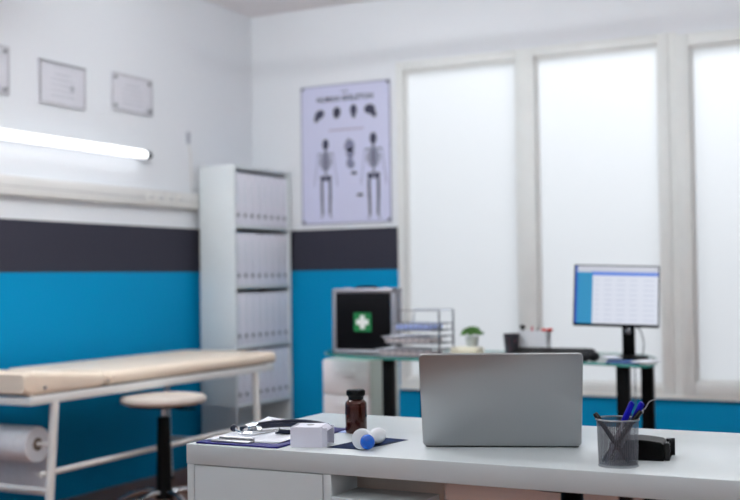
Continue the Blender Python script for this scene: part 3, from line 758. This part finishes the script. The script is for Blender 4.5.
# ------------------------------------------------------------------ monitor
t = thing('computer_monitor', 'thin black computer monitor with lit screen on the glass desk', 'monitor', (-1.215, 4.70, GT))
MB().lathe([(0, 0), (.085, 0), (.088, .004), (.082, .009), (.03, .012), (0, .012)], 40, Matrix.Diagonal((1, .8, 1, 1))).build('stand_base', M['black'], t)
MB().box(-.026, .026, .018, .036, .010, .22, .004).build('stand_neck', M['black'], t)
MB().box(-.012, .012, .006, .020, .10, .125, .003).build('neck_joint', M['steel'], t)
SM = Matrix.Translation((-.042, .0, .259)) @ Matrix.Rotation(R(14), 4, 'Z') @ Matrix.Rotation(R(2.0), 4, 'Y') @ Matrix.Rotation(R(-11), 4, 'X')
sw, sh = .176, .130
p = MB().box(-sw, sw, -.008, .014, -sh, sh, .004).xf(SM).build('display_housing', M['black'], t)
def scr(x0, x1, z0, z1, m_, n, y=-.0088, par=None): return MB().box(x0, x1, y, y+.0006, z0, z1).xf(SM).build(n, M[m_], par or t, smooth=False)
k = .006
sc = scr(-sw+k, sw-k, -sh+k+.004, sh-k, 'scr', 'screen')
scr(-sw+k, sw-k, sh-.030, sh-k, 'scrtop', 'title_bar', -.0092, sc)
scr(-sw+.07, sw-k, sh-.046, sh-.030, 'scrbar', 'menu_bar', -.0092, sc)
scr(-sw+k+.010, -sw+.078, -sh+k+.004, sh-.032, 'scrside', 'side_panel', -.0092, sc)
scr(-sw+k, -sw+k+.010, -sh+k+.004, sh-k, 'scrdeep', 'side_strip', -.0092, sc)
for x0, x1 in ((-.09, -.072), (-.05, -.02), (0, .035), (.055, .085), (.11, .155)):
    m = MB()
    for i in range(9):
        z = sh-.065-i*.021; m.box(x0, x1-.008*((i*3) % 3), -.0092, -.0086, z-.0025, z+.0025)
    m.xf(SM).build('text_column', M['scrrow'], sc, smooth=False)
t = thing('monitor_cable', 'thin black cable looping behind the monitor stand', 'cable', (-1.17, 4.74, GT))
MB().tube([(-.02, .0, .13), (.0, .01, .11), (.012, .01, .06), (.006, .02, .02), (-.01, .06, .004), (-.06, .16, .004), (-.10, .28, .005), (-.105, .315, -.01), (-.10, .30, -.10), (-.09, .25, -.3)], .0028).build('cord', M['wire'], t)

# ------------------------------------------------------------------ unseen tube lamps added to brighten walls and desk, and daylight
def added_lamp(x, y, lab, key):
    t = thing('added_tube_lamp', lab, 'fill light', (x, y, 2.45))
    MB().cyl((-.6, 0, 0), (.6, 0, 0), .025, seg=16).build('glowing_tube', mat('lit_added_tube', (255, 255, 255), .4, var=0, emit=(248, 253, 254), estr=LV[key]), t)
    for sx in (-1, 1):
        MB().cyl((sx*.601, 0, 0), (sx*.64, 0, 0), .028).build('end_cap', M['whitemetal'], t)
        MB().cyl((sx*.62, 0, .02), (sx*.62, 0, ZC-2.4505), .003, seg=8).build('hanger', M['wire'], t)
added_lamp(-2.6, 4.0, 'added unseen tube lamp above the examination bed side', 'pl')
added_lamp(-.5, 4.35, 'added unseen tube lamp above the computer monitor side', 'pr')
added_lamp(-2.6, 2.2, 'added unseen tube lamp left of the viewer', 'fl')
added_lamp(.3, 1.6, 'added unseen tube lamp above the right end of the white desk', 'fr')
added_lamp(-1.6, -.4, 'added unseen tube lamp behind the viewer', 'ff')

# daylight outside the windows: soft sky light falling from above
for x, e_ in ((-2.2, 22), (-.5, 30)):
    L = bpy.data.lights.new('window_daylight', 'AREA'); L.shape = 'RECTANGLE'; L.size = 2.2; L.size_y = 1.2; L.energy = e_*LV['wd']; L.color = (.97, .985, 1)
    o = bpy.data.objects.new('window_daylight', L); C.objects.link(o); o.location = (x, YB+1.5, 3.1)
    o.rotation_euler = (R(-62), 0, 0)
wd_ = bpy.data.worlds.new('World'); S.world = wd_; wd_.use_nodes = True
bg = wd_.node_tree.nodes['Background']; bg.inputs['Color'].default_value = (.93, .96, 1, 1); bg.inputs['Strength'].default_value = .72*LV['wd']

# ------------------------------------------------------------------ camera
yaw, pit, rol = -.474448539, .0243462382, -.0137586746
cy, sy, cp, sp2, cr, sr = math.cos(yaw), math.sin(yaw), math.cos(pit), math.sin(pit), math.cos(rol), math.sin(rol)
fw = Vector((sy*cp, cy*cp, sp2)); r0 = Vector((cy, -sy, 0)); u0 = r0.cross(fw)
r_ = cr*r0+sr*u0; u_ = -sr*r0+cr*u0
cam = bpy.data.cameras.new('camera'); co = bpy.data.objects.new('camera', cam); C.objects.link(co)
mw = Matrix((( r_.x, u_.x, -fw.x, 0), (r_.y, u_.y, -fw.y, 0), (r_.z, u_.z, -fw.z, 1.10), (0, 0, 0, 1)))
co.matrix_world = mw
cam.sensor_width = 36; cam.lens = 1134.16/740*36; cam.clip_start = .05
cam.dof.use_dof = True; cam.dof.focus_distance = 2.32; cam.dof.aperture_fstop = 3.4
S.camera = co
S.view_settings.view_transform = 'Standard'; S.view_settings.look = 'None'; S.view_settings.gamma = 1; S.view_settings.use_curve_mapping = False
S.view_settings.exposure = 0
